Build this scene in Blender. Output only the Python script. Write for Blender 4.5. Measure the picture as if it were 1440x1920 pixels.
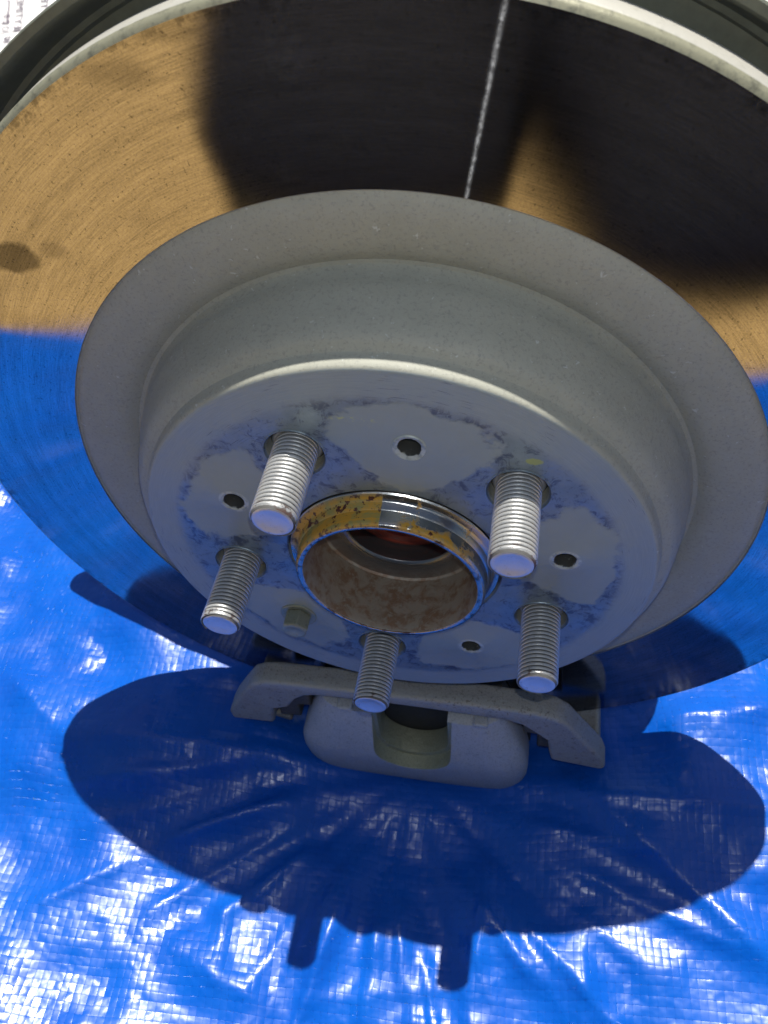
import bpy, bmesh, math, random
import numpy as np
from mathutils import Matrix, Vector

for o in list(bpy.data.objects):
    bpy.data.objects.remove(o)
SC = bpy.context.scene
COL = SC.collection
R = math.radians
MM = 0.001

# ------------------------------------------------------------------ camera
cam_d = bpy.data.cameras.new("camera")
cam = bpy.data.objects.new("camera", cam_d)
COL.objects.link(cam)
right = Vector((0.9825865, 0.1688912, -0.0774562))
down = Vector((0.0818703, -0.7677561, -0.6354903))
fwd = Vector((-0.1667962, 0.6180828, -0.7682139))
CAMLOC = Vector((0.0419137, -0.1864234, 0.2252393))
mw = Matrix((right, -down, -fwd)).transposed().to_4x4()
mw.translation = CAMLOC
cam.matrix_world = mw
cam_d.sensor_fit = 'HORIZONTAL'
cam_d.sensor_width = 36
cam_d.lens = 38.46
cam_d.clip_start = 0.005
cam_d.clip_end = 500
cam_d.dof.use_dof = True
cam_d.dof.focus_distance = 0.262
cam_d.dof.aperture_fstop = 32
SC.camera = cam

# ------------------------------------------------------------------ sky, sun, exposure
SUN_EL, SUN_AZ = 72.95, 10.0          # azimuth measured from +Y towards +X
wd = bpy.data.worlds.new("World")
SC.world = wd
wd.use_nodes = True
wn = wd.node_tree.nodes
sky = wn.new('ShaderNodeTexSky')
sky.sky_type = 'NISHITA'
sky.sun_disc = False
sky.sun_elevation = R(SUN_EL)
sky.sun_rotation = R(SUN_AZ)
wd.node_tree.links.new(sky.outputs[0], wn['Background'].inputs[0])
wn['Background'].inputs[1].default_value = 0.05
sun_d = bpy.data.lights.new("sun", 'SUN')
sun = bpy.data.objects.new("sun", sun_d)
COL.objects.link(sun)
sun_d.energy = 5.0
sun_d.angle = R(0.53)
sun_d.color = (1.0, 0.955, 0.88)
Ld = Vector((math.sin(R(SUN_AZ)) * math.cos(R(SUN_EL)), math.cos(R(SUN_AZ)) * math.cos(R(SUN_EL)), math.sin(R(SUN_EL))))
sun.rotation_euler = Ld.to_track_quat('Z', 'Y').to_euler()
# the phone's lit torch beside its lens: it draws the thin radial streak on the turned steel
fl_d = bpy.data.lights.new("phone_flash", 'POINT')
fl = bpy.data.objects.new("phone_flash", fl_d)
COL.objects.link(fl)
fl.location = CAMLOC + right * 0.002 - down * 0.012
fl_d.energy = 0.5
fl_d.shadow_soft_size = 0.001
fl_d.color = (0.93, 0.97, 1.0)
SC.view_settings.view_transform = 'Standard'
SC.view_settings.look = 'None'
SC.view_settings.exposure = 0.35
SC.view_settings.gamma = 1.0
SC.view_settings.use_curve_mapping = False
SC.cycles.use_denoising = True
SC.cycles.use_adaptive_sampling = True
SC.cycles.adaptive_threshold = 0.02
SC.cycles.max_bounces = 5
SC.cycles.diffuse_bounces = 3
SC.cycles.glossy_bounces = 4
SC.cycles.sample_clamp_indirect = 4.0
SC.cycles.caustics_reflective = False

# ------------------------------------------------------------------ helpers
def link(o, parent=None):
    COL.objects.link(o)
    if parent is not None:
        o.parent = parent
        if parent.type == 'EMPTY':
            o.location = -parent.location      # every mesh keeps the axle centre as its own origin
    return o

def mesh_obj(name, bm, mat, parent=None, smooth=True, angle=35):
    me = bpy.data.meshes.new(name)
    bmesh.ops.recalc_face_normals(bm, faces=bm.faces)
    bm.to_mesh(me)
    bm.free()
    if smooth:
        me.polygons.foreach_set('use_smooth', [True] * len(me.polygons))
        me.set_sharp_from_angle(angle=R(angle))
    o = bpy.data.objects.new(name, me)
    me.materials.append(mat)
    return link(o, parent)

def tag(o, label=None, category=None, group=None, kind=None):
    if label: o['label'] = label
    if category: o['category'] = category
    if group: o['group'] = group
    if kind: o['kind'] = kind
    return o

def thing(name, loc, label, category, group=None):
    o = bpy.data.objects.new(name, None)
    o.empty_display_size = 0.02
    o.location = Vector(loc) * MM
    COL.objects.link(o)
    return tag(o, label, category, group)

def lathe(bm, prof, n=128, cx=0.0, cz=0.0, closed=False):
    """profile [(r, y)] in mm turned round the Y axis through (cx, cz)"""
    rings = []
    for r, y in prof:
        if r < 1e-6:
            rings.append([bm.verts.new((cx * MM, y * MM, cz * MM))])
        else:
            rings.append([bm.verts.new(((cx + r * math.cos(2 * math.pi * k / n)) * MM, y * MM, (cz + r * math.sin(2 * math.pi * k / n)) * MM)) for k in range(n)])
    pairs = list(zip(rings, rings[1:])) + ([(rings[-1], rings[0])] if closed else [])
    for a, b in pairs:
        for k in range(n):
            j = (k + 1) % n
            if len(a) == 1 and len(b) == 1: continue
            if len(a) == 1: bm.faces.new((a[0], b[k], b[j]))
            elif len(b) == 1: bm.faces.new((a[k], b[0], a[j]))
            else: bm.faces.new((a[k], b[k], b[j], a[j]))
    return rings

def prism(bm, poly, y0, y1):
    """xz polygon in mm extruded from y0 to y1"""
    a = [bm.verts.new((x * MM, y0 * MM, z * MM)) for x, z in poly]
    b = [bm.verts.new((x * MM, y1 * MM, z * MM)) for x, z in poly]
    bm.faces.new(a); bm.faces.new(b[::-1])
    n = len(poly)
    for i in range(n):
        bm.faces.new((a[i], b[i], b[(i + 1) % n], a[(i + 1) % n]))

def box(bm, x0, x1, y0, y1, z0, z1):
    prism(bm, [(x0, z0), (x1, z0), (x1, z1), (x0, z1)], y0, y1)

def bevel(o, w, seg=3, angle=30):
    m = o.modifiers.new("bevel", 'BEVEL')
    m.width = w * MM; m.segments = seg; m.limit_method = 'ANGLE'; m.angle_limit = R(angle)
    m.harden_normals = False
    return o

def bake(o):
    """replace the mesh by its evaluated result"""
    dg = bpy.context.evaluated_depsgraph_get()
    me = bpy.data.meshes.new_from_object(o.evaluated_get(dg))
    o.modifiers.clear()
    o.data = me
    me.polygons.foreach_set('use_smooth', [True] * len(me.polygons))
    me.set_sharp_from_angle(angle=R(40))
    return o

# ------------------------------------------------------------------ material builder
class MB:
    def __init__(s, name):
        s.m = bpy.data.materials.new(name)
        s.m.use_nodes = True
        s.nt = s.m.node_tree
        s.nt.nodes.clear()
        s.out = s.nt.nodes.new('ShaderNodeOutputMaterial')
        s.obj = s.nt.nodes.new('ShaderNodeTexCoord').outputs['Object']
    def put(s, sock, v):
        if v is None: return
        if isinstance(v, bpy.types.NodeSocket): s.nt.links.new(v, sock)
        elif isinstance(v, (tuple, list)) and len(v) == 3 and sock.type == 'RGBA': sock.default_value = (*v, 1)
        else: sock.default_value = v
    def node(s, t, **kw):
        n = s.nt.nodes.new(t)
        for k, v in kw.items():
            if hasattr(n, k) and k not in n.inputs: setattr(n, k, v)
            else: s.put(n.inputs[k.replace('_', ' ')] if k.replace('_', ' ') in n.inputs else n.inputs[k], v)
        return n
    def math(s, op, a, b=None, c=None, clamp=False):
        n = s.nt.nodes.new('ShaderNodeMath'); n.operation = op; n.use_clamp = clamp
        s.put(n.inputs[0], a); s.put(n.inputs[1], b)
        if c is not None: s.put(n.inputs[2], c)
        return n.outputs[0]
    def mix(s, f, a, b):
        n = s.nt.nodes.new('ShaderNodeMix'); n.data_type = 'RGBA'
        s.put(n.inputs[0], f); s.put(n.inputs[6], a); s.put(n.inputs[7], b)
        return n.outputs[2]
    def mixf(s, f, a, b):
        n = s.nt.nodes.new('ShaderNodeMix'); n.data_type = 'FLOAT'
        s.put(n.inputs[0], f); s.put(n.inputs[2], a); s.put(n.inputs[3], b)
        return n.outputs[0]
    def noise(s, scale, detail=4, rough=0.55, vec=None, dist=0.0, dim='3D', w=None):
        n = s.nt.nodes.new('ShaderNodeTexNoise'); n.noise_dimensions = dim
        if dim != '1D': s.put(n.inputs['Vector'], vec if vec is not None else s.obj)
        if w is not None: s.put(n.inputs['W'], w)
        n.inputs['Scale'].default_value = scale; n.inputs['Detail'].default_value = detail
        n.inputs['Roughness'].default_value = rough; n.inputs['Distortion'].default_value = dist
        return n.outputs[0]
    def ramp(s, v, lo, hi, a=0.0, b=1.0):
        n = s.nt.nodes.new('ShaderNodeMapRange'); n.interpolation_type = 'SMOOTHSTEP'
        s.put(n.inputs[0], v); n.inputs[1].default_value = lo; n.inputs[2].default_value = hi
        n.inputs[3].default_value = a; n.inputs[4].default_value = b
        return n.outputs[0]
    def xyz(s, vec=None):
        n = s.nt.nodes.new('ShaderNodeSeparateXYZ'); s.put(n.inputs[0], vec if vec is not None else s.obj)
        return n.outputs
    def vec(s, x, y, z):
        n = s.nt.nodes.new('ShaderNodeCombineXYZ'); s.put(n.inputs[0], x); s.put(n.inputs[1], y); s.put(n.inputs[2], z)
        return n.outputs[0]
    def polar(s):
        x, y, z = s.xyz()
        r = s.math('SQRT', s.math('ADD', s.math('MULTIPLY', x, x), s.math('MULTIPLY', z, z)))
        return r, s.math('ARCTAN2', z, x), x, y, z
    def bump(s, h, strength, dist, normal=None):
        n = s.nt.nodes.new('ShaderNodeBump')
        n.inputs['Strength'].default_value = strength; n.inputs['Distance'].default_value = dist
        s.put(n.inputs['Height'], h); s.put(n.inputs['Normal'], normal)
        return n.outputs[0]
    def pbr(s, color, rough=0.5, metal=0.0, normal=None, spec=0.5, coat=None, coat_rough=0.1, aniso=None, tangent=None):
        n = s.nt.nodes.new('ShaderNodeBsdfPrincipled')
        s.put(n.inputs['Base Color'], color); s.put(n.inputs['Roughness'], rough); s.put(n.inputs['Metallic'], metal)
        s.put(n.inputs['Normal'], normal); s.put(n.inputs['Specular IOR Level'], spec)
        if coat is not None: s.put(n.inputs['Coat Weight'], coat); s.put(n.inputs['Coat Roughness'], coat_rough); s.put(n.inputs['Coat Normal'], normal)
        if aniso is not None: s.put(n.inputs['Anisotropic'], aniso); s.put(n.inputs['Tangent'], tangent)
        return n.outputs[0]
    def done(s, sh):
        s.nt.links.new(sh, s.out.inputs[0]); return s.m

def spot(b, x, z, cx, cz, rx, rz, wob, soft=0.25):
    """soft irregular patch mask centred at (cx,cz) mm"""
    dx = b.math('MULTIPLY', b.math('SUBTRACT', x, cx * MM), 1 / (rx * MM))
    dz = b.math('MULTIPLY', b.math('SUBTRACT', z, cz * MM), 1 / (rz * MM))
    d = b.math('SQRT', b.math('ADD', b.math('MULTIPLY', dx, dx), b.math('MULTIPLY', dz, dz)))
    d = b.math('ADD', d, wob)
    return b.ramp(d, 1.0 + soft, 1.0 - soft)

def mat_friction():
    b = MB("turned_rotor_steel")
    r, th, x, y, z = b.polar()
    ring = b.noise(1.0, 5, 0.7, dim='1D', w=b.math('MULTIPLY', r, 900.0))
    ringw = b.noise(1.0, 3, 0.6, dim='1D', w=b.math('MULTIPLY', r, 180.0))
    arcv = b.vec(b.math('MULTIPLY', r, 2600.0), b.math('MULTIPLY', th, 14.0), 0.0)
    arcs = b.noise(1.0, 3, 0.65, vec=arcv)
    grain = b.noise(1500, 2, 0.7)
    blot = b.noise(38, 4, 0.6)
    wob = b.math('MULTIPLY', b.math('SUBTRACT', b.noise(120, 4, 0.6), 0.5), 0.9)
    st = spot(b, x, z, -111, 97, 8.5, 5.0, wob, 0.22)
    for c in ((-47, 157, 9, 2.2), (-96, 100, 4, 2.5), (-60, 148, 9, 3)):
        st = b.math('MAXIMUM', st, b.math('MULTIPLY', spot(b, x, z, *c, wob, 0.5), 0.45))
    rimd = b.math('MULTIPLY', b.ramp(b.math('ADD', r, b.math('MULTIPLY', b.math('SUBTRACT', blot, 0.5), 0.014)), 0.1605, 0.1645), b.ramp(b.noise(260, 3, 0.7), 0.42, 0.62))
    st = b.math('MAXIMUM', st, b.math('MULTIPLY', rimd, 0.8))
    dust = b.math('MAXIMUM', spot(b, x, z, -19, 152, 5.5, 5.5, wob, 0.5), b.math('MULTIPLY', spot(b, x, z, -22, 124, 4, 2, wob, 0.5), 0.6))
    dust = b.math('MULTIPLY', dust, b.ramp(b.noise(500, 4, 0.7), 0.42, 0.66))
    val = b.math('ADD', 0.53, b.math('MULTIPLY', b.math('SUBTRACT', arcs, 0.5), 0.62))
    val = b.math('ADD', val, b.math('MULTIPLY', b.math('SUBTRACT', ringw, 0.5), 0.24))
    val = b.math('ADD', val, b.math('MULTIPLY', b.math('SUBTRACT', grain, 0.5), 0.45))
    val = b.math('ADD', val, b.math('MULTIPLY', b.math('SUBTRACT', blot, 0.5), 0.16))
    pits = b.ramp(b.noise(800, 2, 0.8), 0.60, 0.68)
    val = b.math('MULTIPLY', val, b.mixf(pits, 1.0, 0.45))
    val = b.math('MULTIPLY', val, b.mixf(st, 1.0, 0.36), clamp=True)
    col = b.node('ShaderNodeCombineColor')
    b.put(col.inputs[0], val); b.put(col.inputs[1], b.math('MULTIPLY', val, 0.97)); b.put(col.inputs[2], b.math('MULTIPLY', val, 0.95))
    h = b.math('ADD', b.math('MULTIPLY', ring, 0.6), b.math('MULTIPLY', arcs, 0.5))
    nrm = b.bump(h, 0.018, 0.0002)
    tan = b.node('ShaderNodeTangent', direction_type='RADIAL', axis='Y').outputs[0]
    def gl(rough, an):
        n = b.nt.nodes.new('ShaderNodeBsdfAnisotropic')
        n.distribution = 'BECKMANN'
        b.put(n.inputs['Color'], col.outputs[0]); n.inputs['Roughness'].default_value = rough
        n.inputs['Anisotropy'].default_value = an
        b.put(n.inputs['Normal'], nrm); b.put(n.inputs['Tangent'], tan)
        return n.outputs[0]
    def mixs(f, a, c):
        n = b.nt.nodes.new('ShaderNodeMixShader'); b.put(n.inputs[0], f); b.put(n.inputs[1], a); b.put(n.inputs[2], c); return n.outputs[0]
    sh = mixs(b.math('ADD', 0.006, b.math('MULTIPLY', b.ramp(b.noise(380, 5, 0.8), 0.40, 0.68), 0.022)), gl(0.105, 0.62), gl(0.30, 0.965))
    dif = b.node('ShaderNodeBsdfDiffuse', Color=(0.30, 0.29, 0.27)).outputs[0]
    sh = mixs(b.math('ADD', 0.015, b.math('MULTIPLY', dust, 0.07)), sh, dif)
    return b.done(sh)

def mat_hat():
    b = MB("grey_hat_coating")
    r, th, x, y, z = b.polar()
    face = b.math('MULTIPLY', b.ramp(r, 0.0854, 0.0846), b.ramp(y, -0.0258, -0.0264))
    base = b.mix(b.noise(70, 6, 0.75), (0.29, 0.295, 0.245), (0.40, 0.40, 0.34))
    mott = b.noise(900, 3, 0.75)
    base = b.mix(b.math('MULTIPLY', b.ramp(mott, 0.50, 0.70), 0.5), base, (0.20, 0.20, 0.185))
    # pale scuffs on the side
    sc = b.ramp(b.noise(330, 3, 0.7, dist=0.6), 0.66, 0.72)
    base = b.mix(b.math('MULTIPLY', sc, 0.5), base, (0.62, 0.65, 0.64))
    # seating face: smooth petals round the tapped holes, stained and polished contact zone between
    k = 2 * math.pi / 5
    a = b.math('ADD', th, -R(81.5) + 10 * k + k / 2)
    a = b.math('SUBTRACT', b.math('MODULO', a, k), k / 2)
    arc = b.math('MULTIPLY', b.math('ABSOLUTE', a), 0.057)
    nA = b.math('SUBTRACT', b.noise(75, 4, 0.6, dist=0.4), 0.5)
    nB = b.math('SUBTRACT', b.noise(420, 4, 0.7), 0.5)
    rr = b.math('MULTIPLY', b.math('ABSOLUTE', b.math('SUBTRACT', r, 0.056)), 1 / 0.0168)
    aa = b.math('MULTIPLY', arc, 1 / 0.0215)
    aa = b.math('MULTIPLY', aa, b.ramp(r, 0.036, 0.062, 1.55, 0.95))
    d = b.math('POWER', b.math('ADD', b.math('POWER', rr, 3.0), b.math('POWER', aa, 3.0)), 0.3333)
    d = b.math('ADD', d, b.math('MULTIPLY', nA, 0.8))
    d = b.math('ADD', d, b.math('MULTIPLY', nB, 0.12))
    petal = b.ramp(d, 1.06, 0.95)
    worn = b.mix(b.noise(140, 5, 0.65), (0.17, 0.215, 0.245), (0.285, 0.345, 0.375))
    edgeband = b.math('MULTIPLY', b.ramp(d, 1.45, 1.02), b.math('SUBTRACT', 1.0, petal))
    dark = b.ramp(b.math('ADD', b.noise(230, 5, 0.75, dist=0.8), b.math('ADD', b.math('MULTIPLY', edgeband, 0.05), b.math('MULTIPLY', nA, 0.25))), 0.50, 0.66)
    dark = b.math('MULTIPLY', dark, b.math('SUBTRACT', 1.0, b.ramp(r, 0.073, 0.079)))
    worn = b.mix(b.math('MULTIPLY', dark, 0.7), worn, (0.05, 0.06, 0.11))
    lines = b.noise(1.0, 2, 0.6, vec=b.vec(b.math('MULTIPLY', r, 3500.0), b.math('MULTIPLY', th, 7.0), 0.0))
    ringz = b.ramp(r, 0.072, 0.0765)
    worn = b.mix(b.math('MULTIPLY', ringz, 0.8), worn, b.mix(lines, (0.25, 0.295, 0.305), (0.38, 0.42, 0.425)))
    ln2 = b.math('MULTIPLY', b.ramp(lines, 0.60, 0.68), b.ramp(b.noise(45, 2), 0.52, 0.6))
    worn = b.mix(b.math('MULTIPLY', ln2, b.math('MULTIPLY', b.ramp(r, 0.066, 0.070), 0.75)), worn, (0.06, 0.07, 0.12))
    petc = b.mix(b.noise(110, 3), (0.285, 0.325, 0.315), (0.335, 0.375, 0.36))
    fcol = b.mix(petal, worn, petc)
    yel = spot(b, x, z, 43.8, 54.6, 2.3, 1.3, b.math('MULTIPLY', nB, 1.2), 0.2)
    fcol = b.mix(b.math('MULTIPLY', yel, 0.75), fcol, (0.42, 0.45, 0.13))
    y2 = b.math('MULTIPLY', spot(b, x, z, -7.0, 66.5, 9.0, 1.2, b.math('MULTIPLY', nB, 3.0), 0.3), b.ramp(nB, 0.0, 0.15))
    fcol = b.mix(y2, fcol, (0.50, 0.52, 0.22))
    sgn = b.math('MULTIPLY', a, r)
    dr = b.math('SUBTRACT', r, 0.0572)
    hd_ = b.math('SQRT', b.math('ADD', b.math('MULTIPLY', sgn, sgn), b.math('MULTIPLY', dr, dr)))
    hd_ = b.math('ADD', hd_, b.math('MULTIPLY', nB, 0.0014))
    burr = b.math('MULTIPLY', b.ramp(hd_, 0.0054, 0.0048), b.ramp(nB, -0.12, 0.05))
    fcol = b.mix(b.math('MULTIPLY', burr, 0.7), fcol, (0.55, 0.58, 0.55))
    col = b.mix(face, base, fcol)
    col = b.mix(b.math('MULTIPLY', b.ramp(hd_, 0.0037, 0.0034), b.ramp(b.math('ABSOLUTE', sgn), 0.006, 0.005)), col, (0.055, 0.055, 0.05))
    wet = b.math('MULTIPLY', face, b.math('SUBTRACT', 1.0, petal))
    polish = b.math('MULTIPLY', wet, b.math('SUBTRACT', 1.0, ringz))
    rough = b.mixf(polish, b.mixf(face, 0.62, 0.50), b.ramp(b.noise(100, 4, 0.6), 0.35, 0.62, 0.30, 0.46))
    metal = b.math('ADD', b.math('MULTIPLY', polish, 0.28), b.math('MULTIPLY', face, 0.22), clamp=True)
    nrm = b.bump(b.math('ADD', b.math('MULTIPLY', mott, 0.5), b.math('MULTIPLY', b.noise(300, 3), 0.5)), 0.30, 0.0006)
    nrm = b.bump(petal, 0.25, 0.0003, nrm)
    return b.done(b.pbr(col, rough, metal, nrm, spec=0.4))

def mat_zinc(name, lo, hi, rough=0.42, metal=0.55, dirt=0.5):
    b = MB(name)
    c = b.mix(b.noise(260, 4, 0.65), lo, hi)
    c = b.mix(b.math('MULTIPLY', b.ramp(b.noise(700, 4, 0.75), 0.57, 0.70), dirt), c, (0.05, 0.045, 0.04))
    nrm = b.bump(b.noise(1200, 3, 0.7), 0.12, 0.0004)
    return b.done(b.pbr(c, rough, metal, nrm, spec=0.5))

def mat_stud():
    b = MB("galvanised_stud_steel")
    x, y, z = b.xyz()
    r = b.math('SQRT', b.math('ADD', b.math('MULTIPLY', x, x), b.math('MULTIPLY', z, z)))
    n = b.noise(900, 4, 0.7)
    c = b.mix(b.noise(260, 4, 0.65), (0.40, 0.41, 0.41), (0.60, 0.60, 0.585))
    c = b.mix(b.math('MULTIPLY', b.ramp(n, 0.58, 0.70), 0.45), c, (0.10, 0.09, 0.08))
    thread_root = b.ramp(b.math('ADD', r, b.math('MULTIPLY', b.math('SUBTRACT', n, 0.5), 0.0004)), 0.00668, 0.00640)  # mask of the thread roots, coloured darker and duller than the crests
    c = b.mix(b.math('MULTIPLY', thread_root, 0.85), c, (0.035, 0.033, 0.03))
    wear = b.math('MULTIPLY', b.ramp(y, -0.0495, -0.0512), b.ramp(b.noise(330, 4, 0.7), 0.54, 0.60))
    c = b.mix(b.math('MULTIPLY', wear, 0.8), c, (0.085, 0.04, 0.03))
    return b.done(b.pbr(c, b.mixf(thread_root, 0.38, 0.7), b.mixf(thread_root, 0.5, 0.0), b.bump(n, 0.15, 0.0004), spec=0.5))

def mat_cast(name, lo, hi, rough=0.62, metal=0.0, rust=0.25, worn=False):
    b = MB(name)
    c = b.mix(b.noise(90, 5, 0.62), lo, hi)
    c = b.mix(b.math('MULTIPLY', b.ramp(b.noise(420, 5, 0.75), 0.56, 0.66), rust), c, (0.05, 0.032, 0.022))
    g = b.noise(1300, 3, 0.75)
    c = b.mix(b.math('MULTIPLY', b.ramp(g, 0.50, 0.68), 0.45), c, (0.09, 0.08, 0.07))
    if worn:        # paler, rust-flecked corner along the bridge bar
        x, y, z = b.xyz()
        band = b.math('MULTIPLY', b.ramp(y, -0.0195, -0.0235), b.ramp(z, -0.1105, -0.1065))
        c = b.mix(b.math('MULTIPLY', band, 0.45), c, (0.50, 0.48, 0.42))
        c = b.mix(b.math('MULTIPLY', b.math('MULTIPLY', band, b.ramp(x, -0.01, 0.02)), b.math('MULTIPLY', b.ramp(b.noise(700, 4, 0.7), 0.56, 0.62), 0.6)), c, (0.07, 0.045, 0.03))
    nrm = b.bump(g, 0.5, 0.0008)
    nrm = b.bump(b.noise(240, 3), 0.4, 0.0012, nrm)
    return b.done(b.pbr(c, rough, metal, nrm, spec=0.45))

def mat_pilot():
    b = MB("hub_pilot_steel")
    r, th, x, y, z = b.polar()
    outer = b.ramp(r, 0.0308, 0.0313)
    n1 = b.noise(170, 5, 0.65, dist=0.5)
    n2 = b.noise(420, 4, 0.7)
    steel = b.mix(n1, (0.30, 0.30, 0.29), (0.48, 0.48, 0.46))
    gold = b.mix(b.ramp(b.math('ADD', b.math('MULTIPLY', n1, 0.7), b.math('MULTIPLY', b.noise(1.0, 2, vec=b.vec(0.0, b.math('MULTIPLY', y, 900.0), 0.0)), 0.5)), 0.48, 0.66), (0.27, 0.25, 0.085), (0.50, 0.27, 0.035))
    rustspk = b.ramp(b.math('ADD', n2, b.math('MULTIPLY', b.ramp(y, -0.0325, -0.028), 0.06)), 0.585, 0.62)
    gold = b.mix(rustspk, gold, (0.07, 0.018, 0.010))
    hardL = b.math('MULTIPLY', b.ramp(th, R(91.4), R(92.0)), b.ramp(b.math('ADD', th, b.math('MULTIPLY', n1, 0.5)), R(196), R(170)))
    patchR = b.math('MULTIPLY', b.ramp(th, R(84), R(78)), b.math('MULTIPLY', b.ramp(th, R(15), R(45)), b.ramp(b.math('ADD', n1, b.math('MULTIPLY', b.ramp(y, -0.029, -0.034), 0.14)), 0.56, 0.66)))
    gm = b.math('MULTIPLY', b.math('MAXIMUM', hardL, patchR), b.math('MULTIPLY', outer, b.ramp(y, -0.0264, -0.0272)))
    rimrust = b.math('MULTIPLY', b.ramp(y, -0.0350, -0.0356), b.ramp(n2, 0.52, 0.60))
    inner = b.ramp(r, 0.0296, 0.0292)
    rust = b.mix(b.ramp(n1, 0.40, 0.62), (0.34, 0.285, 0.22), (0.25, 0.155, 0.095))
    rust = b.mix(b.ramp(n2, 0.5, 0.68), rust, (0.34, 0.30, 0.235))
    col = b.mix(gm, steel, gold)
    col = b.mix(b.math('MULTIPLY', rimrust, 0.8), col, (0.10, 0.045, 0.03))
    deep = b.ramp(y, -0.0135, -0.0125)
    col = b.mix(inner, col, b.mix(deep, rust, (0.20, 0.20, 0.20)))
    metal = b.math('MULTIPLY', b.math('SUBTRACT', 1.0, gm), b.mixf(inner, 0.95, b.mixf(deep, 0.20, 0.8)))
    rough = b.mixf(gm, b.mixf(inner, 0.22, b.mixf(deep, 0.46, 0.25)), 0.55)
    ring = b.noise(1.0, 3, 0.6, dim='1D', w=b.math('MULTIPLY', b.math('ADD', y, b.math('MULTIPLY', r, 1.0)), 2500.0))
    nrm = b.bump(ring, 0.07, 0.0003)
    nrm = b.bump(n2, b'' and 0 or 0.10, 0.0006, nrm)
    tan = b.node('ShaderNodeTangent', direction_type='RADIAL', axis='Y').outputs[0]
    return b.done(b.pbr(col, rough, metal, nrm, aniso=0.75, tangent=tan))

def mat_edge():
    b = MB("rusty_machined_edge")
    n = b.noise(330, 5, 0.7)
    c = b.mix(b.ramp(n, 0.50, 0.75), (0.52, 0.51, 0.455), (0.44, 0.43, 0.375))
    xx, yy, zz = b.xyz()
    c = b.mix(b.ramp(yy, 0.0030, 0.0022), c, b.mix(b.ramp(n, 0.45, 0.7), (0.29, 0.285, 0.20), (0.15, 0.15, 0.11)))
    nrm = b.bump(n, 0.2, 0.0006)
    return b.done(b.pbr(c, 0.45, 0.25, nrm))

def mat_plain(name, col, rough=0.6, metal=0.0, var=0.25, scale=200, bumpd=0.0004, spec=0.4):
    b = MB(name)
    n = b.noise(scale, 4, 0.65)
    c = b.mix(n, tuple(v * (1 - var) for v in col), tuple(min(1, v * (1 + var)) for v in col))
    return b.done(b.pbr(c, rough, metal, b.bump(n, 0.2, bumpd), spec=spec))

def mat_tarp():
    b = MB("woven_blue_polyethylene")
    x, y, z = b.xyz()
    wx = b.math('ADD', x, b.math('MULTIPLY', b.math('SUBTRACT', b.noise(9, 2), 0.5), 0.012))
    wy = b.math('ADD', y, b.math('MULTIPLY', b.math('SUBTRACT', b.noise(9, 2, vec=b.vec(y, x, z)), 0.5), 0.012))
    ca, sa = math.cos(R(4)), math.sin(R(4))
    u = b.math('MULTIPLY', b.math('ADD', b.math('MULTIPLY', wx, ca), b.math('MULTIPLY', wy, sa)), 1 / 0.0033)
    v = b.math('MULTIPLY', b.math('SUBTRACT', b.math('MULTIPLY', wy, ca), b.math('MULTIPLY', wx, sa)), 1 / 0.0037)
    su = b.math('SINE', b.math('MULTIPLY', u, math.pi)); sv = b.math('SINE', b.math('MULTIPLY', v, math.pi))
    chk = b.math('SIGN', b.math('MULTIPLY', su, sv))
    au = b.math('POWER', b.math('ABSOLUTE', su), 0.55); av = b.math('POWER', b.math('ABSOLUTE', sv), 0.55)
    h1 = b.math('ADD', b.math('MULTIPLY', au, 0.5), b.math('MULTIPLY', b.math('MULTIPLY', chk, av), 0.5))
    h2 = b.math('SUBTRACT', b.math('MULTIPLY', av, 0.5), b.math('MULTIPLY', b.math('MULTIPLY', chk, au), 0.5))
    weave = b.math('MAXIMUM', h1, h2)
    fu = b.math('SUBTRACT', b.math('FRACT', u), 0.5); fv = b.math('SUBTRACT', b.math('FRACT', v), 0.5)
    wn_ = b.nt.nodes.new('ShaderNodeTexWhiteNoise'); wn_.noise_dimensions = '3D'
    b.put(wn_.inputs[0], b.vec(b.math('FLOOR', u), b.math('FLOOR', v), 0.0))
    rc = b.nt.nodes.new('ShaderNodeSeparateColor'); b.put(rc.inputs[0], wn_.outputs['Color'])
    tilt = b.math('ADD', b.math('MULTIPLY', b.math('SUBTRACT', rc.outputs[0], 0.5), fu), b.math('MULTIPLY', b.math('SUBTRACT', rc.outputs[1], 0.5), fv))
    nrm = b.bump(b.math('ADD', b.math('MULTIPLY', weave, 0.8), b.math('MULTIPLY', tilt, 1.5)), 0.42, 0.00036)
    nrm = b.bump(b.noise(95, 2, 0.5), 0.5, 0.0022, nrm)
    n1 = b.noise(26, 4, 0.55)
    col = b.mix(n1, (0.0006, 0.064, 0.41), (0.0015, 0.118, 0.55))
    gap = b.math('MULTIPLY', b.ramp(weave, 0.42, 0.20), 0.5)
    col = b.mix(gap, col, (0.001, 0.022, 0.26))
    scr = b.ramp(b.noise(1.0, 3, 0.7, vec=b.vec(b.math('MULTIPLY', x, 90.0), b.math('MULTIPLY', y, 260.0), z), dist=1.0), 0.70, 0.75)
    col = b.mix(b.math('MULTIPLY', scr, 0.25), col, (0.45, 0.55, 0.75))
    rough = b.ramp(b.noise(60, 3), 0.3, 0.7, 0.25, 0.38)
    return b.done(b.pbr(col, rough, 0.0, nrm, spec=0.55))

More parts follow.
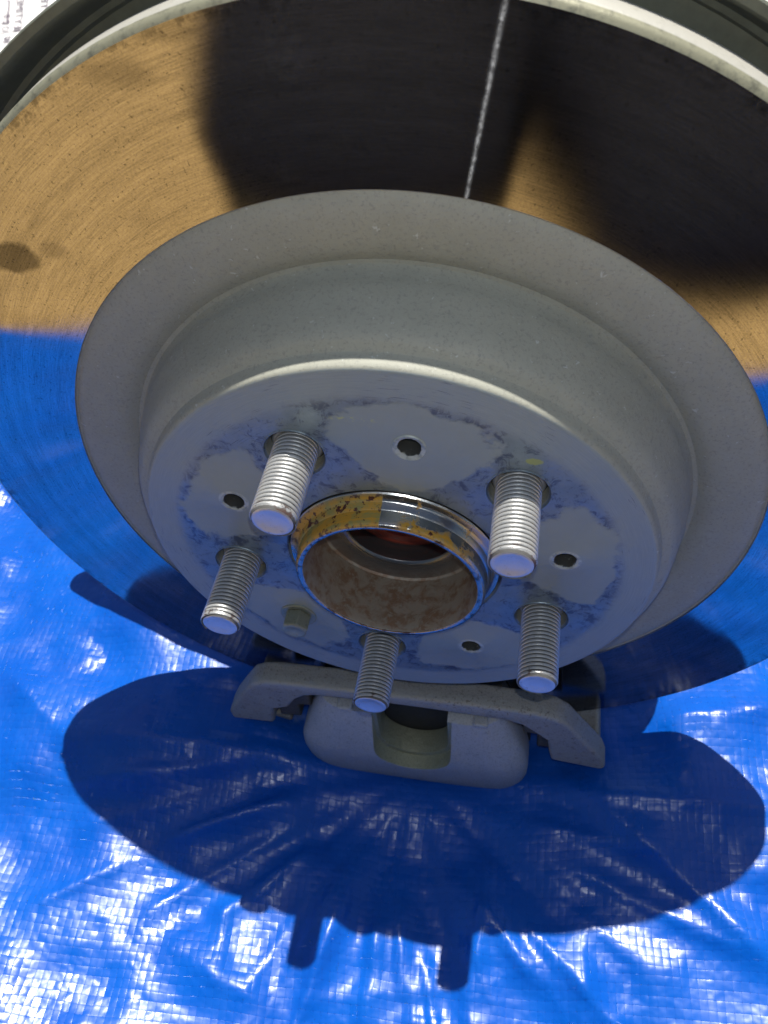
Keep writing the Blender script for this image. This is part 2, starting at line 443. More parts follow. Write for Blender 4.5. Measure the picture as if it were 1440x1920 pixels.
def mat_ground():
    b = MB("dry_ochre_soil")
    n = b.noise(14, 8, 0.7)
    c = b.mix(n, (0.27, 0.170, 0.062), (0.48, 0.32, 0.125))
    c = b.mix(b.math('MULTIPLY', b.ramp(b.noise(60, 5, 0.7), 0.55, 0.7), 0.5), c, (0.16, 0.10, 0.035))
    return b.done(b.pbr(c, 0.9, 0.0, b.bump(n, 0.6, 0.01), spec=0.2))

M = dict(
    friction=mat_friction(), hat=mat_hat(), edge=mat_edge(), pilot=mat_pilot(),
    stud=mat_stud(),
    tip=mat_zinc("stud_end_steel", (0.50, 0.53, 0.57), (0.64, 0.66, 0.70), 0.38, 0.65, 0.35),
    flange=mat_zinc("hub_flange_steel", (0.05, 0.055, 0.05), (0.10, 0.105, 0.095), 0.5, 0.5, 0.4),
    bolt=mat_zinc("olive_plated_bolt", (0.24, 0.25, 0.19), (0.36, 0.37, 0.28), 0.45, 0.5, 0.5),
    cap=mat_plain("dark_red_grease_cap", (0.34, 0.06, 0.035), 0.25, 0.0, 0.5, 150),
    shield=mat_plain("grey_green_pressed_steel", (0.14, 0.15, 0.115), 0.55, 0.3, 0.3, 300),
    bracket=mat_cast("grey_cast_bracket", (0.30, 0.28, 0.25), (0.40, 0.38, 0.33), 0.55, 0.15, 0.55, worn=True),
    caliper=mat_cast("grey_cast_caliper", (0.42, 0.42, 0.42), (0.52, 0.52, 0.52), 0.48, 0.15, 0.2),
    bore=mat_cast("olive_machined_bore", (0.38, 0.38, 0.26), (0.46, 0.46, 0.32), 0.42, 0.4, 0.2),
    clip=mat_cast("brown_pad_clip", (0.10, 0.09, 0.07), (0.17, 0.15, 0.11), 0.5, 0.4, 0.5),
    pad=mat_plain("black_pad_backing", (0.035, 0.035, 0.034), 0.5, 0.2, 0.4, 300),
    lining=mat_plain("dark_brake_lining", (0.07, 0.065, 0.06), 0.85, 0.0, 0.4, 600),
    knuckle=mat_cast("grey_cast_knuckle", (0.17, 0.165, 0.155), (0.26, 0.25, 0.235), 0.6, 0.1, 0.4),
    rubber=mat_plain("black_rubber", (0.02, 0.02, 0.02), 0.6),
    tarp=mat_tarp(), ground=mat_ground(),
    paper=mat_plain("white_printed_paper", (0.80, 0.79, 0.78), 0.75, 0.0, 0.04, 30),
    ink=mat_plain("faded_print_ink", (0.11, 0.085, 0.12), 0.8, 0.0, 0.15, 90),
    cloth=mat_plain("black_cotton_clothing", (0.012, 0.011, 0.012), 0.9, 0.0, 0.3, 300, 0.001, 0.15),
    hair=mat_plain("dark_hair", (0.02, 0.014, 0.01), 0.6),
    skin=mat_plain("skin", (0.50, 0.30, 0.21), 0.5, 0.0, 0.1, 80),
    sole=mat_plain("black_boot_leather", (0.014, 0.013, 0.013), 0.45, 0.0, 0.3, 120),
)

# ------------------------------------------------------------------ ground and tarp
rng = np.random.default_rng(7)
GZ = -165.0        # mean height of the tarp (mm, axle centre = 0)

class VNoise:
    def __init__(s, seed, cell):
        s.g = np.random.default_rng(seed).uniform(-1, 1, (64, 64)); s.c = cell
    def __call__(s, x, y):
        u = x / s.c + 1000; v = y / s.c + 1000
        i = np.floor(u).astype(int); j = np.floor(v).astype(int)
        f = u - i; g = v - j
        f = f * f * f * (f * (f * 6 - 15) + 10); g = g * g * g * (g * (g * 6 - 15) + 10)
        G = s.g
        a = G[i % 64, j % 64]; bb = G[(i + 1) % 64, j % 64]; c = G[i % 64, (j + 1) % 64]; d = G[(i + 1) % 64, (j + 1) % 64]
        return (a * (1 - f) + bb * f) * (1 - g) + (c * (1 - f) + d * f) * g

def seg_d(x, y, x0, y0, x1, y1):
    dx, dy = x1 - x0, y1 - y0
    L2 = dx * dx + dy * dy
    t = ((x - x0) * dx + (y - y0) * dy) / L2
    d = ((x - x0) * dy - (y - y0) * dx) / math.sqrt(L2)     # signed distance
    tc = np.clip(t, 0, 1)
    end = np.hypot(x - (x0 + tc * dx), y - (y0 + tc * dy))
    return d, t, end

FOLDS = [  # x0, y0, x1, y1, height, half width each side (mm)
    (64, -20, 175, -107, 5.5, 5, 16), (40, -52, 36, -128, 5.0, 6, 10), (-22, -60, -34, -135, 4.5, 7, 10),
    (-40, -48, -120, -84, 3.5, 8, 12), (-46, -34, -190, -44, 5.0, 12, 14), (10, -60, 95, -140, 2.5, 7, 9),
    (-60, 0, -200, 40, 4.5, 10, 14), (100, 0, 190, 20, 5.0, 12, 12), (-170, -125, -120, -90, 1.8, 2.5, 5),
    (-80, -90, -70, -150, 3.0, 9, 9), (80, -85, 88, -150, 3.5, 9, 9), (-10, -85, 2, -150, 2.5, 8, 8),
    (-150, -60, -230, -10, 3.5, 9, 10), (130, -60, 220, -60, 3.0, 9, 9),
]
for k in range(26):
    x0, y0 = rng.uniform(-330, 330), rng.uniform(-280, 300)
    if abs(x0) < 70 and -70 < y0 < 60: continue
    an = rng.uniform(0, 2 * math.pi); ln = rng.uniform(40, 120)
    FOLDS.append((x0, y0, x0 + ln * math.cos(an), y0 + ln * math.sin(an), rng.uniform(0.8, 2.2), rng.uniform(3, 7), rng.uniform(4, 10)))
for k in range(22):
    an = R(-8 - 165 * k / 21 + rng.uniform(-5, 5)); r0 = rng.uniform(52, 75); r1 = r0 + rng.uniform(45, 120)
    FOLDS.append((r0 * math.cos(an), -28 + r0 * math.sin(an), r1 * math.cos(an + 0.08), -28 + r1 * math.sin(an + 0.08), rng.uniform(1.2, 3.0), rng.uniform(1.5, 4), rng.uniform(3, 7)))
N1, N2, N3, N4 = VNoise(1, 95), VNoise(2, 46), VNoise(3, 21), VNoise(4, 10)

def tarp_h(x, y):
    h = GZ + 11 - 13 * np.exp(-((x - 8) / 78) ** 2) + 0.05 * np.clip(y, -200, 0) + (1 - 0.75 * np.exp(-((x / 95) ** 2 + (y / 60) ** 2))) * (3.2 * N1(x, y) + 4.6 * N2(x, y) + 2.0 * N3(x + 0.3 * y, y) + 0.4 * N4(x, y))
    for x0, y0, x1, y1, a, w1, w2 in FOLDS:
        d, t, e = seg_d(x, y, x0, y0, x1, y1)
        w = np.where(d > 0, w1, w2)
        ridge = np.exp(-np.sqrt((d / w) ** 2 + 0.04) + 0.2)
        fade = np.clip(t * 3.2, 0, 1) * np.clip((1 - t) * 3.2, 0, 1)
        h += 1.35 * a * ridge * fade * fade * (3 - 2 * fade)
    t = np.clip((-32 - y) / 45, 0, 1)
    h -= 13 * t * t * (3 - 2 * t) * np.exp(-(np.clip(np.abs(x - 40) - 100, 0, None) / 70) ** 2)
    # fine puckers running out from under the caliper
    th = np.arctan2(y + 30, x); rr = np.hypot(x, (y + 30) * 1.1)
    puck = (np.abs(np.sin(th * 5.5 + 0.6)) ** 0.8 + 0.6 * np.abs(np.sin(th * 8.3 + 1.9))) - 0.9
    h += 3.0 * puck * np.exp(-((rr - 70) / 36) ** 2) * (y < 20)
    # the weight of the assembly presses the sheet into the soft ground
    h -= 19 * np.exp(-((x / 82) ** 2 + ((y - 12) / 62) ** 2) ** 1.2)
    return h

def axis(lo, hi, a, b, fine, coarse):
    return np.unique(np.concatenate([np.arange(lo, a, coarse), np.arange(a, b, fine), np.arange(b, hi + 1, coarse)]).round(3))

def heightfield(name, xs, ys, fn, mat):
    X, Y = np.meshgrid(xs, ys)
    Z = fn(X, Y)
    nx, ny = len(xs), len(ys)
    co = np.stack([X, Y, Z], -1).reshape(-1, 3) * MM
    idx = np.arange(nx * ny).reshape(ny, nx)
    q = np.stack([idx[:-1, :-1], idx[:-1, 1:], idx[1:, 1:], idx[1:, :-1]], -1).reshape(-1, 4)
    me = bpy.data.meshes.new(name)
    me.vertices.add(len(co)); me.vertices.foreach_set('co', co.ravel())
    me.loops.add(q.size); me.loops.foreach_set('vertex_index', q.ravel())
    me.polygons.add(len(q)); me.polygons.foreach_set('loop_start', np.arange(0, q.size, 4)); me.polygons.foreach_set('loop_total', np.full(len(q), 4))
    me.polygons.foreach_set('use_smooth', [True] * len(q))
    me.update(calc_edges=True); me.validate()
    o = bpy.data.objects.new(name, me)
    me.materials.append(mat)
    COL.objects.link(o)
    return o

tarp = heightfield('tarp', axis(-1500, 1300, -300, 300, 2.0, 25), axis(-285, 700, -285, 220, 2.0, 20), tarp_h, M['tarp'])
tag(tarp, 'crumpled shiny blue woven tarp spread under the brake assembly', 'tarp')
sol = tarp.modifiers.new('thickness', 'SOLIDIFY'); sol.thickness = 0.0004; sol.offset = -1

def ground_h(x, y):
    d = np.clip(np.maximum(np.abs(x) - 1600, np.maximum(-300 - y, y - 760)) / 60, -1, 1)
    base = GZ - 12 + 3.0 * VNoise(9, 120)(x, y)
    inside = (np.abs(x) < 1650) & (y > -300) & (y < 760)
    return np.where(inside, GZ - 45, base)
gx = np.unique(np.concatenate([np.linspace(-40000, -2000, 12), np.arange(-2000, 2001, 50), np.linspace(2000, 40000, 12)]))
gy = np.unique(np.concatenate([np.linspace(-40000, -2000, 12), np.arange(-2000, -300, 50), [-301, -299], np.arange(-250, 2001, 50), np.linspace(2000, 40000, 12)]))
g = heightfield('ground', gx, gy, ground_h, M['ground'])
tag(g, kind='structure')

# ------------------------------------------------------------------ dust shield and knuckle (behind the rotor)
KN = thing('rear_knuckle', (0, 70, -60), 'grey cast rear knuckle with round pressed dust shield behind the brake rotor', 'knuckle')
bm = bmesh.new()
lathe(bm, [(70, 22), (120, 24), (150, 25.5), (164.5, 26), (167, 26), (168, 24.5), (169.5, 24.2), (171.5, 20), (173.4, 13), (174.2, 12), (176.2, 12), (176.6, 13),
           (175.4, 16), (173, 24), (170, 28), (120, 26), (70, 24)], 160, closed=True)
kill = [f for f in bm.faces if f.calc_center_median().z < 0.07]
bmesh.ops.delete(bm, geom=kill, context='FACES')
mesh_obj('dust_shield', bm, M['shield'], KN)

def skin_obj(name, verts, edges, mat, parent=None, sub=2, root=0):
    me = bpy.data.meshes.new(name)
    me.from_pydata([tuple(c * MM for c in v[:3]) for v in verts], edges, [])
    o = bpy.data.objects.new(name, me)
    link(o, parent)
    s = o.modifiers.new('skin', 'SKIN')
    for i, v in enumerate(verts):
        r = v[3]
        me.skin_vertices[0].data[i].radius = ((r[0] if isinstance(r, tuple) else r) * MM, (r[1] if isinstance(r, tuple) else r) * MM)
    me.skin_vertices[0].data[root].use_root = True
    s.use_smooth_shade = True
    ss = o.modifiers.new('sub', 'SUBSURF'); ss.levels = sub; ss.render_levels = sub
    bpy.context.view_layer.update()
    dg = bpy.context.evaluated_depsgraph_get()
    m2 = bpy.data.meshes.new_from_object(o.evaluated_get(dg))
    o.modifiers.clear()
    o.data = m2
    m2.materials.clear(); m2.materials.append(mat)
    m2.polygons.foreach_set('use_smooth', [True] * len(m2.polygons))
    return o

bm = bmesh.new()
lathe(bm, [(20, 29), (52, 29), (56, 34), (56, 62), (50, 74), (34, 78), (0, 78)], 64)
mesh_obj('bearing_housing', bm, M['knuckle'], KN)
skin_obj('trailing_arm', [(-30, 66, -10, 30), (-90, 70, -34, 32), (-140, 73, -52, 30), (-186, 74, -58, 16), (-208, 74, -60, 5)], [(0, 1), (1, 2), (2, 3), (3, 4)], M['knuckle'], KN)
skin_obj('upper_arm', [(0, 62, 30, 24), (-10, 72, 80, 18), (-20, 84, 118, 15)], [(0, 1), (1, 2)], M['knuckle'], KN)
skin_obj('lower_arm', [(20, 58, -20, 30), (70, 50, -54, 28), (116, 44, -84, 25)], [(0, 1), (1, 2)], M['knuckle'], KN)

# ------------------------------------------------------------------ brake rotor
STUD_A = [117.5 - 72 * k for k in range(5)]
HOLE_A = [81.5 - 72 * k for k in range(5)]
ZF = -26.6
ROT = thing('brake_rotor', (0, 5, -166.5), 'large round brake rotor with polished friction ring and grey raised hat', 'brake rotor')
bm = bmesh.new()
lathe(bm, [(164.9, 0), (158, 0), (150, 0), (140, 0), (130, 0), (120.2, 0), (119.9, 0.5)], 256)
mesh_obj('friction_ring', bm, M['friction'], ROT)
bm = bmesh.new()
lathe(bm, [(164.9, 0), (165.8, 0.5), (166.4, 1.4), (166.6, 2.2), (166.4, 2.6), (166.6, 3.0), (166.6, 10), (165.6, 11), (118, 11)], 256)
mesh_obj('rim_edge', bm, M['edge'], ROT)

bm = bmesh.new()
n = 192
prof = [(119.9, 0.5), (119.4, 0.9), (118.6, 0.5), (117, -0.15), (112, -0.1), (106, 0.25), (103.0, 0.6), (100.6, 1.6), (98.6, 2.8), (97.2, 2.8), (96.3, 1.2), (95.9, -2.0), (95.4, -5.2), (94.4, -8), (92.8, -13.5),
        (91.4, -17.5), (90.2, -19.4), (88.9, -20.5), (87.6, -21.0), (86.7, -21.6), (86.3, -22.6), (86.0, -24.6), (85.7, -25.6), (85.2, -26.2), (84.5, -26.5), (83.8, ZF)]
rings = lathe(bm, prof, n)
outer_loop = [bm.edges.get((rings[-1][k], rings[-1][(k + 1) % n])) for k in range(n)]
edges = list(outer_loop)
def hole(cx, cz, r, seg, steps):
    """steps: [(r, y)] going into the hole"""
    rr = lathe(bm, [(r, ZF)] + steps, seg, cx, cz)
    return [bm.edges.get((rr[0][k], rr[0][(k + 1) % seg])) for k in range(seg)]
edges += hole(0, 0, 37.0, 96, [(36.4, ZF + 0.7), (36.4, ZF + 7)])
for a in STUD_A:
    edges += hole(57.15 * math.cos(R(a)), 57.15 * math.sin(R(a)), 10.0, 40, [(9.85, ZF - 0.25), (9.5, ZF - 0.25), (8.9, ZF + 0.7), (8.8, ZF + 7)])
for i, a in enumerate(HOLE_A):
    edges += hole(57.2 * math.cos(R(a)), 57.2 * math.sin(R(a)), 4.6 if i else 5.2, 28, [(4.3 if i else 4.8, ZF - (0.15 if i else 0.4)), (3.5, ZF + 0.25), (3.3, ZF + 0.9), (3.3, ZF + 7)])
bmesh.ops.triangle_fill(bm, use_beauty=True, use_dissolve=False, edges=edges)
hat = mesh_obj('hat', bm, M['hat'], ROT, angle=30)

# small bolt screwed into one of the tapped holes
ba = HOLE_A[3]
bx_, bz_ = 57.2 * math.cos(R(ba)), 57.2 * math.sin(R(ba))
bm = bmesh.new()
hexv = [(bx_ + 5.4 * math.cos(R(60 * k + 12)), bz_ + 5.4 * math.sin(R(60 * k + 12))) for k in range(6)]
prism(bm, hexv, -33.8, -27.3)
lathe(bm, [(4.6, -27.3), (6.9, -27.3), (7.1, -26.9), (7.1, -26.45)], 36, bx_, bz_)
lathe(bm, [(4.7, -33.85), (4.2, -34.2), (3.0, -34.2), (2.4, -33.9), (0, -33.8)], 36, bx_, bz_)
bo = mesh_obj('jacking_bolt', bm, M['bolt'], ROT)
bevel(bo, 0.35, 2)

# ------------------------------------------------------------------ wheel hub with studs
HUB = thing('wheel_hub', (0, -20, -64), 'steel wheel hub with open round pilot and five threaded studs through the rotor', 'wheel hub')
bm = bmesh.new()
lathe(bm, [(34, -21), (68, -21), (70, -19), (70, -12), (30, -12)], 96)
mesh_obj('hub_flange', bm, M['flange'], HUB)
bm = bmesh.new()
lathe(bm, [(36.0, -20), (36.0, -26.4), (35.6, -26.9), (34.4, -27.1), (33.4, -27.6), (33.0, -28.3), (32.6, -30.2), (32.2, -30.6), (32.0, -32.6), (32.0, -35.0), (31.6, -35.8), (31.0, -36.2),
           (29.9, -36.2), (29.4, -35.9), (29.1, -35.2), (29.0, -30), (29.0, -14.0), (28.4, -13.2), (27.6, -13.0), (21.6, -12.6), (20.6, -12.2), (20.0, -11.4), (20.0, -2)], 160)
mesh_obj('pilot_ring', bm, M['pilot'], HUB)
bm = bmesh.new()
lathe(bm, [(20.0, -4), (18.5, -4.6), (16, -4), (14.5, -6.5), (11, -7), (9.5, -4.5), (0, -4)], 64)
mesh_obj('grease_cap', bm, M['cap'], HUB)

def stud_mesh(L=53.0, pitch=1.5, seg=44, R0=6.85):
    """M14 stud along -Y from y=-18: helical rolled thread and a short chamfered end"""
    bm = bmesh.new()
    prof = [(0.0, R0 - 0.92), (0.10, R0 - 0.75), (0.32, R0 - 0.06), (0.44, R0), (1.04, R0), (1.16, R0 - 0.06), (1.38, R0 - 0.8)]
    turns = 21
    y0 = -L + 1.3 + turns * pitch
    cols = []
    for k in range(seg * turns + 1):
        t = k / seg
        a = 2 * math.pi * t
        fade = min(1, max(0, (turns - t) / 0.6))
        row = []
        for dy, r in prof:
            rr = R0 - (R0 - r) * (0.25 + 0.75 * fade)
            row.append(bm.verts.new((rr * math.cos(a) * MM, (y0 - t * pitch - dy) * MM, rr * math.sin(a) * MM)))
        cols.append(row)
    m = len(prof)
    last = seg * turns
    for k in range(last):
        for j in range(m - 1):
            bm.faces.new((cols[k][j], cols[k][j + 1], cols[k + 1][j + 1], cols[k + 1][j]))
        if k + seg + 1 <= last:
            bm.faces.new((cols[k][m - 1], cols[k + seg][0], cols[k + seg + 1][0], cols[k + 1][m - 1]))
    ye = y0 - turns * pitch + 0.4
    lathe(bm, [(R0 - 0.05, ye), (R0 - 0.05, -L + 1.5), (R0 - 0.25, -L + 1.0), (R0 - 0.9, -L + 0.15)], seg)
    lathe(bm, [(7.9, -18), (7.9, -22.6), (7.2, -23.2), (5.9, -23.4), (5.9, ye)], seg)
    return bm
def end_mesh(L=53.0, seg=44, R0=6.85):
    bm = bmesh.new()
    lathe(bm, [(R0 - 0.88, -L + 0.16), (R0 - 1.15, -L), (R0 - 1.9, -L + 0.02), (R0 - 2.8, -L + 0.22), (2.4, -L + 0.42), (0, -L + 0.48)], seg)
    return bm
stud0 = end0 = None
LONG = [53.0, 53.0, 53.0, 53.0, 53.0]
for i, a in enumerate(STUD_A):
    loc = Vector((57.15 * math.cos(R(a)) * MM, 0, 57.15 * math.sin(R(a)) * MM))
    if stud0 is None:
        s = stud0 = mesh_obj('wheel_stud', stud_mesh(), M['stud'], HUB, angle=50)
        e = end0 = mesh_obj('stud_end', end_mesh(), M['tip'], s, angle=60)
    else:
        s = stud0.copy(); COL.objects.link(s); s.parent = HUB
        e = end0.copy(); COL.objects.link(e); e.parent = s
    s.location = loc - HUB.location
    s.rotation_euler = (0, R(37 * i), 0)
    e.location = (0, 0, 0)

# ------------------------------------------------------------------ caliper, bracket, pads
CAL = thing('brake_caliper', (0, -5, -186), 'grey cast brake caliper with bridge bracket clamped on the rotor at the tarp', 'brake caliper')
bm = bmesh.new()
bar = [(-91.5, -147.5), (-91.8, -141), (-88, -132.5), (-80, -118), (-74.5, -109), (-69, -105.3), (-61, -103.8), (-30, -103.4), (0, -102.8), (30, -102.6), (54, -103.6), (63, -106.2), (69, -111.5),
       (78, -127), (86.5, -141.5), (89, -150), (87, -152.5), (64, -148.5), (62.5, -141), (61, -129), (54.5, -121.5), (49, -116), (42, -113.2), (20, -112), (0, -111.2), (-20, -111), (-44, -112),
       (-50, -114), (-55, -119), (-60, -128), (-68, -132), (-70, -147)]
prism(bm, bar, -25.5, -14)
# arms that pass under the rotor rim to the inboard side
for s in (-1, 1):
    prism(bm, [(s * 66, -162), (s * 78, -157), (s * 86, -153), (s * 88, -159), (s * 80, -168), (s * 68, -172)], -15, 34)
br = mesh_obj('caliper_bracket', bm, M['bracket'], CAL)
bevel(br, 2.4, 4, 40)

def cal_block():
    bm = bmesh.new()
    # cross sections from top to bottom: z, half widths, front y
    rows = [(-116.5, -43, 40, -24), (-118, -44, 41, -27.5), (-130, -49, 46.5, -31), (-144, -54, 52, -34.3), (-149, -55.5, 53, -34.8), (-158, -56.5, 54, -34.2), (-168, -56.3, 54, -33.2), (-175, -54.6, 53.2, -32.4), (-180, -51.5, 51.2, -31.4), (-184, -47, 47.5, -29.6), (-186.5, -42, 43, -26)]
    nx = 28
    F, B = [], []
    for z, xl, xr, y in rows:
        f, bk = [], []
        for k in range(nx + 1):
            t = 0.5 - 0.5 * math.cos(math.pi * k / nx)
            x = xl + (xr - xl) * t
            e = min(t, 1 - t) * (xr - xl)
            yy = y + 9.5 * (1 - math.sqrt(1 - max(0, 1 - e / 15.0) ** 2))
            f.append(bm.verts.new((x * MM, yy * MM, z * MM)))
            bk.append(bm.verts.new((x * MM, -15.3 * MM, z * MM)))
        F.append(f); B.append(bk)
    nr = len(rows)
    for i in range(nr - 1):
        for k in range(nx):
            bm.faces.new((F[i][k], F[i][k + 1], F[i + 1][k + 1], F[i + 1][k]))
            bm.faces.new((B[i][k], B[i + 1][k], B[i + 1][k + 1], B[i][k + 1]))
        bm.faces.new((F[i][0], F[i + 1][0], B[i + 1][0], B[i][0]))
        bm.faces.new((F[i][nx], B[i][nx], B[i + 1][nx], F[i + 1][nx]))
    for k in range(nx):
        bm.faces.new((F[0][k], B[0][k], B[0][k + 1], F[0][k + 1]))
        bm.faces.new((F[-1][k], F[-1][k + 1], B[-1][k + 1], B[-1][k]))
    return bm
fg = mesh_obj('finger_body', cal_block(), M['caliper'], CAL)
# the U-shaped notch between the two fingers: bored in two steps
bmc = bmesh.new()
def upoly(r, zc, top):
    return [(-r, top), (-r, zc)] + [(-r * math.cos(math.pi * k / 24), zc - r * math.sin(math.pi * k / 24)) for k in range(1, 24)] + [(r, zc), (r, top)]
prism(bmc, upoly(18.2, -141, -90), -60, -27.2)
cut1 = mesh_obj('cut', bmc, M['bore'], CAL)
bmc = bmesh.new(); prism(bmc, upoly(16.2, -140, -90), -60, 0)
cut2 = mesh_obj('cut', bmc, M['bore'], CAL)
for c in (cut1, cut2):
    md = fg.modifiers.new('notch', 'BOOLEAN'); md.operation = 'DIFFERENCE'; md.object = c; md.solver = 'EXACT'
fg.data.materials.append(M['bore'])
bv = bevel(fg, 2.6, 4, 32)
bpy.context.view_layer.update()
bake(fg)
for c in (cut1, cut2):
    bpy.data.objects.remove(c)

def arc_poly(r0, r1, half, steps=14, mid=-90):
    p = [(r1 * math.cos(R(mid - half + 2 * half * k / steps)), r1 * math.sin(R(mid - half + 2 * half * k / steps))) for k in range(steps + 1)]
    q = [(r0 * math.cos(R(mid + half - 2 * half * k / steps)), r0 * math.sin(R(mid + half - 2 * half * k / steps))) for k in range(steps + 1)]
    return p + q
bm = bmesh.new()
prism(bm, arc_poly(170, 186, 15), -15.2, 30)
bevel(mesh_obj('bridge', bm, M['caliper'], CAL), 2, 2)
bm = bmesh.new()
lathe(bm, [(0, 31), (28, 31), (31, 34), (31, 66), (27, 72), (0, 72)], 48, 0, -146)
mesh_obj('piston_housing', bm, M['caliper'], CAL)
def pad(y_plate, y_lin0, y_lin1, first):
    bm = bmesh.new()
    poly = [(x, z) for x, z in arc_poly(124, 163, 19.5)]
    prism(bm, poly, y_plate, y_plate + 5)
    o = mesh_obj('brake_pad', bm, M['pad'], CAL); bevel(o, 0.5, 2)
    bm = bmesh.new(); prism(bm, arc_poly(126, 162, 18), y_lin0, y_lin1)
    mesh_obj('pad_lining', bm, M['lining'], o)
    return o
pad(-15.0, -9.98, -0.4, True)
pad(22.0, 11.4, 21.98, False)
for s in (-1, 1):
    bm = bmesh.new()
    x0, x1 = (46, 66)
    pts = [(s * 66, -124), (s * 54, -120), (s * 50, -124), (s * 50, -133), (s * 57, -134), (s * 57, -146), (s * 68, -147)]
    prism(bm, pts, -20.5, -9.5)
    bevel(mesh_obj('pad_clip', bm, M['clip'], CAL), 0.8, 2)
    # small pressed nib on the upper edge of each finger
    bm = bmesh.new()
    box(bm, s * 31 - 3.5, s * 31 + 3.5, -28.3, -22, -118.6, -115.4)
    bevel(mesh_obj('finger_nib', bm, M['caliper'], CAL), 1.2, 3)

# ------------------------------------------------------------------ printed sheet lying behind
PAP = thing('printed_sheet', (-400, 900, GZ + 8), 'white sheet with reversed print lying behind the rotor at upper left', 'paper sheet')
pz = GZ + 9
xs = np.linspace(-1150, 520, 40); ys = np.linspace(640, 1500, 24)
bm = bmesh.new()
for z0 in (0,):
    gv = [[bm.verts.new((x * MM, y * MM, (pz + 0.6 * math.sin(x / 90) * math.sin(y / 70)) * MM)) for x in xs] for y in ys]
    for j in range(len(ys) - 1):
        for i in range(len(xs) - 1):
            bm.faces.new((gv[j][i], gv[j][i + 1], gv[j + 1][i + 1], gv[j + 1][i]))
sheet = mesh_obj('sheet', bm, M['paper'], PAP)
bm = bmesh.new()
def rule(p, q, w):
    p = Vector((p[0], p[1], 0)); q = Vector((q[0], q[1], 0))
    d = (q - p).normalized(); nn = Vector((-d.y, d.x, 0)) * w / 2
    bm.faces.new([bm.verts.new(((c.x) * MM, (c.y) * MM, (pz + 1.0) * MM)) for c in (p - nn, q - nn, q + nn, p + nn)])
for p, q, w in (((-900, 944), (-560, 1001), 2.2), ((-860, 797), (-600, 873), 2.0), ((-711, 965), (-673, 883), 2.0), ((-790, 916), (-693, 923.5), 1.8), ((-800, 940), (-711, 965), 2.2), ((-760, 868), (-675, 887), 1.8)):
    rule(p, q, w)
mesh_obj('printed_rule', bm, M['ink'], PAP, smooth=False)
def print_text(body, p, q, capdir, capw):
    """mirrored lettering whose baseline runs p->q"""
    cu = bpy.data.curves.new('printed_text', 'FONT'); cu.body = body; cu.size = 1.0
    to = bpy.data.objects.new('printed_text', cu); COL.objects.link(to)
    bpy.context.view_layer.update()
    me = bpy.data.meshes.new_from_object(to.evaluated_get(bpy.context.evaluated_depsgraph_get()))
    bpy.data.objects.remove(to)
    co = np.array([v.co[:] for v in me.vertices])
    u = (co[:, 0] - co[:, 0].min()) / np.ptp(co[:, 0]); v = (co[:, 1] - co[:, 1].min()) / np.ptp(co[:, 1])
    p = np.array(p, float); q = np.array(q, float); c = np.array(capdir, float)
    P = p[None] + u[:, None] * (q - p)[None] + v[:, None] * c[None]
    for k, vv in enumerate(me.vertices):
        vv.co = (P[k, 0] * MM, P[k, 1] * MM, (pz + 1.2) * MM)
    me.materials.clear(); me.materials.append(M['ink'])
    o = bpy.data.objects.new('printed_text', me); link(o, PAP)
    return o
print_text('IEYTIME', (-652, 858), (-701, 968), (9.5, 3.5), 10)
print_text('TEI', (-649, 930), (-669, 980), (9.5, 3.5), 10)
print_text('80', (-648, 820), (-656, 841), (8, 3), 8)
print_text('O D B', (-669, 858), (-694, 914), (9, 3), 8)

# ------------------------------------------------------------------ the person crouching in front (seen only as a dark reflection)
PER = thing('person', (-60, -620, GZ - 10), 'person in black clothes crouching in front of the rotor, dark in its reflection', 'person')
gz = GZ - 8
V = [(10, -960, 60, (180, 135)),      # 0 pelvis (root)
     (10, -960, 200, (165, 125)), (10, -930, 350, (175, 115)), (10, -890, 450, (90, 75)), (10, -875, 510, (52, 52)),       # spine, chest, neck
     (-150, -880, 30, (150, 130)), (-130, -640, -20, (165, 130)), (-122, -475, -62, (140, 140)), (-120, -430, -132, (150, 90)), (-146, -690, -128, (90, 50)), (-140, -880, -128, (60, 44)),   # left leg, kneeling
     (170, -880, 30, (150, 130)), (135, -640, -30, (200, 130)), (198, -430, -70, (140, 130)), (200, -385, -132, (150, 90)), (205, -660, -128, (100, 50)), (196, -880, -128, (60, 44)),     # right leg, kneeling
     (-185, -900, 420, (66, 62)), (-265, -890, 280, (54, 54)), (-245, -800, 170, (44, 44)), (-220, -770, 140, (36, 36)),   # left arm to the thigh
     (215, -900, 420, (66, 62)), (290, -890, 270, (54, 54)), (275, -800, 170, (44, 44)), (250, -770, 140, (36, 36)),       # right arm to the thigh
     (30, -800, -10, (150, 120)), (34, -630, -70, (170, 120)), (36, -525, -125, (170, 110))]           # coat hanging between the thighs
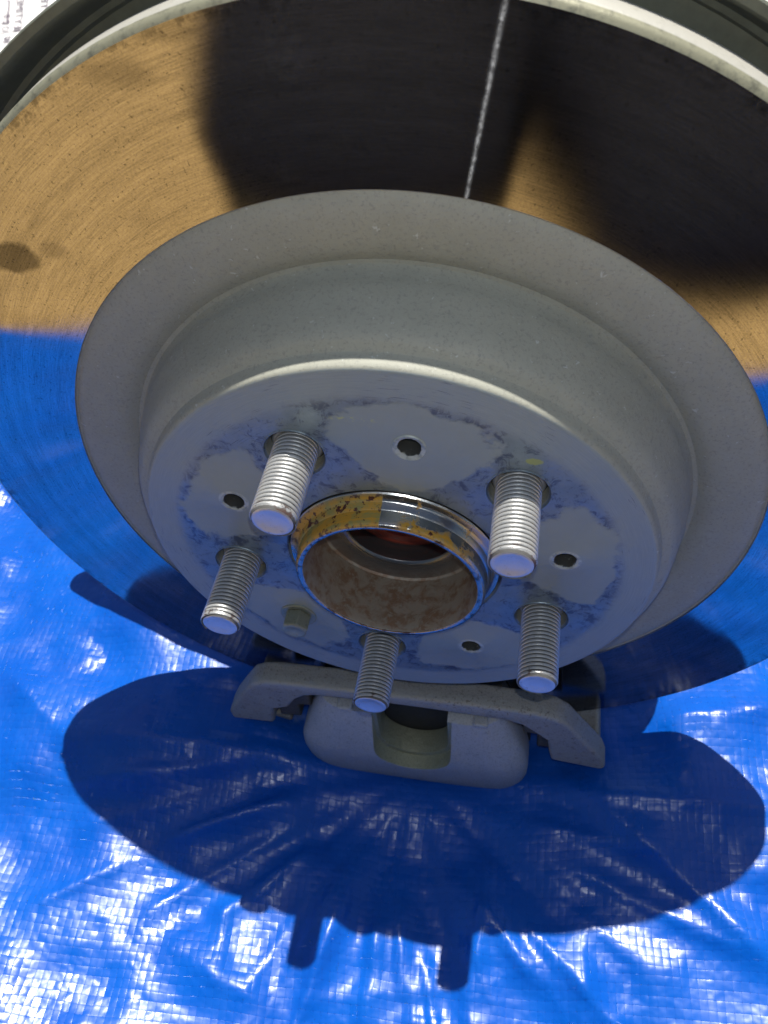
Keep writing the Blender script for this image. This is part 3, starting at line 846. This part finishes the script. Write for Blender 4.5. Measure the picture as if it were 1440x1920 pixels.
E_ = [(0, 1), (1, 2), (2, 3), (3, 4), (0, 5), (5, 6), (6, 7), (7, 8), (8, 9), (9, 10), (0, 11), (11, 12), (12, 13), (13, 14), (14, 15), (15, 16),
      (2, 17), (17, 18), (18, 19), (19, 20), (2, 21), (21, 22), (22, 23), (23, 24), (0, 25), (25, 26), (26, 27)]
skin_obj('clothed_body', V, E_, M['cloth'], PER, sub=2)
hd = skin_obj('head', [(20, -875, 510, 50), (20, -860, 570, (66, 70)), (20, -845, 640, (74, 88)), (20, -845, 700, (70, 84)), (20, -750, 610, 14)], [(0, 1), (1, 2), (2, 3), (2, 4)], M['skin'], PER)
skin_obj('hair', [(20, -880, 620, (78, 80)), (20, -865, 690, (80, 92)), (20, -860, 730, (66, 74))], [(0, 1), (1, 2)], M['hair'], hd)
for (hx, hy, hz, dx, dy, dz) in ((-218, -766, 138, 0.3, 0.8, -0.3), (248, -766, 138, -0.3, 0.8, -0.3)):
    d = Vector((dx, dy, dz)).normalized(); sd = d.cross(Vector((0, 0, 1))).normalized(); up = sd.cross(d)
    P0 = Vector((hx, hy, hz))
    vs = [(*P0, 28), (*(P0 + d * 45), (34, 20)), (*(P0 + d * 82), (36, 17))]
    es = [(0, 1), (1, 2)]
    for off, ln in ((-27, 62), (-9, 74), (9, 78), (27, 68)):
        b0 = P0 + d * 88 + sd * off
        i0 = len(vs)
        vs += [(*b0, 9.5), (*(b0 + d * ln * 0.5 - up * 6), 9), (*(b0 + d * ln * 0.85 - up * 24), 8)]
        es += [(2, i0), (i0, i0 + 1), (i0 + 1, i0 + 2)]
    i0 = len(vs); tb = P0 + d * 34 - sd * 34
    vs += [(*tb, 11), (*(tb + d * 34 - sd * 16), 10), (*(tb + d * 58 - sd * 14 - up * 10), 9)]
    es += [(1, i0), (i0, i0 + 1), (i0 + 1, i0 + 2)]
    skin_obj('hand', vs, es, M['skin'], PER)
for bx in (-124, 196):
    skin_obj('boot', [(bx, -890, gz + 46, (50, 40)), (bx, -970, gz + 52, (48, 46)), (bx, -1040, gz + 62, (46, 52)), (bx, -1075, gz + 100, (44, 30))], [(0, 1), (1, 2), (2, 3)], M['sole'], PER)
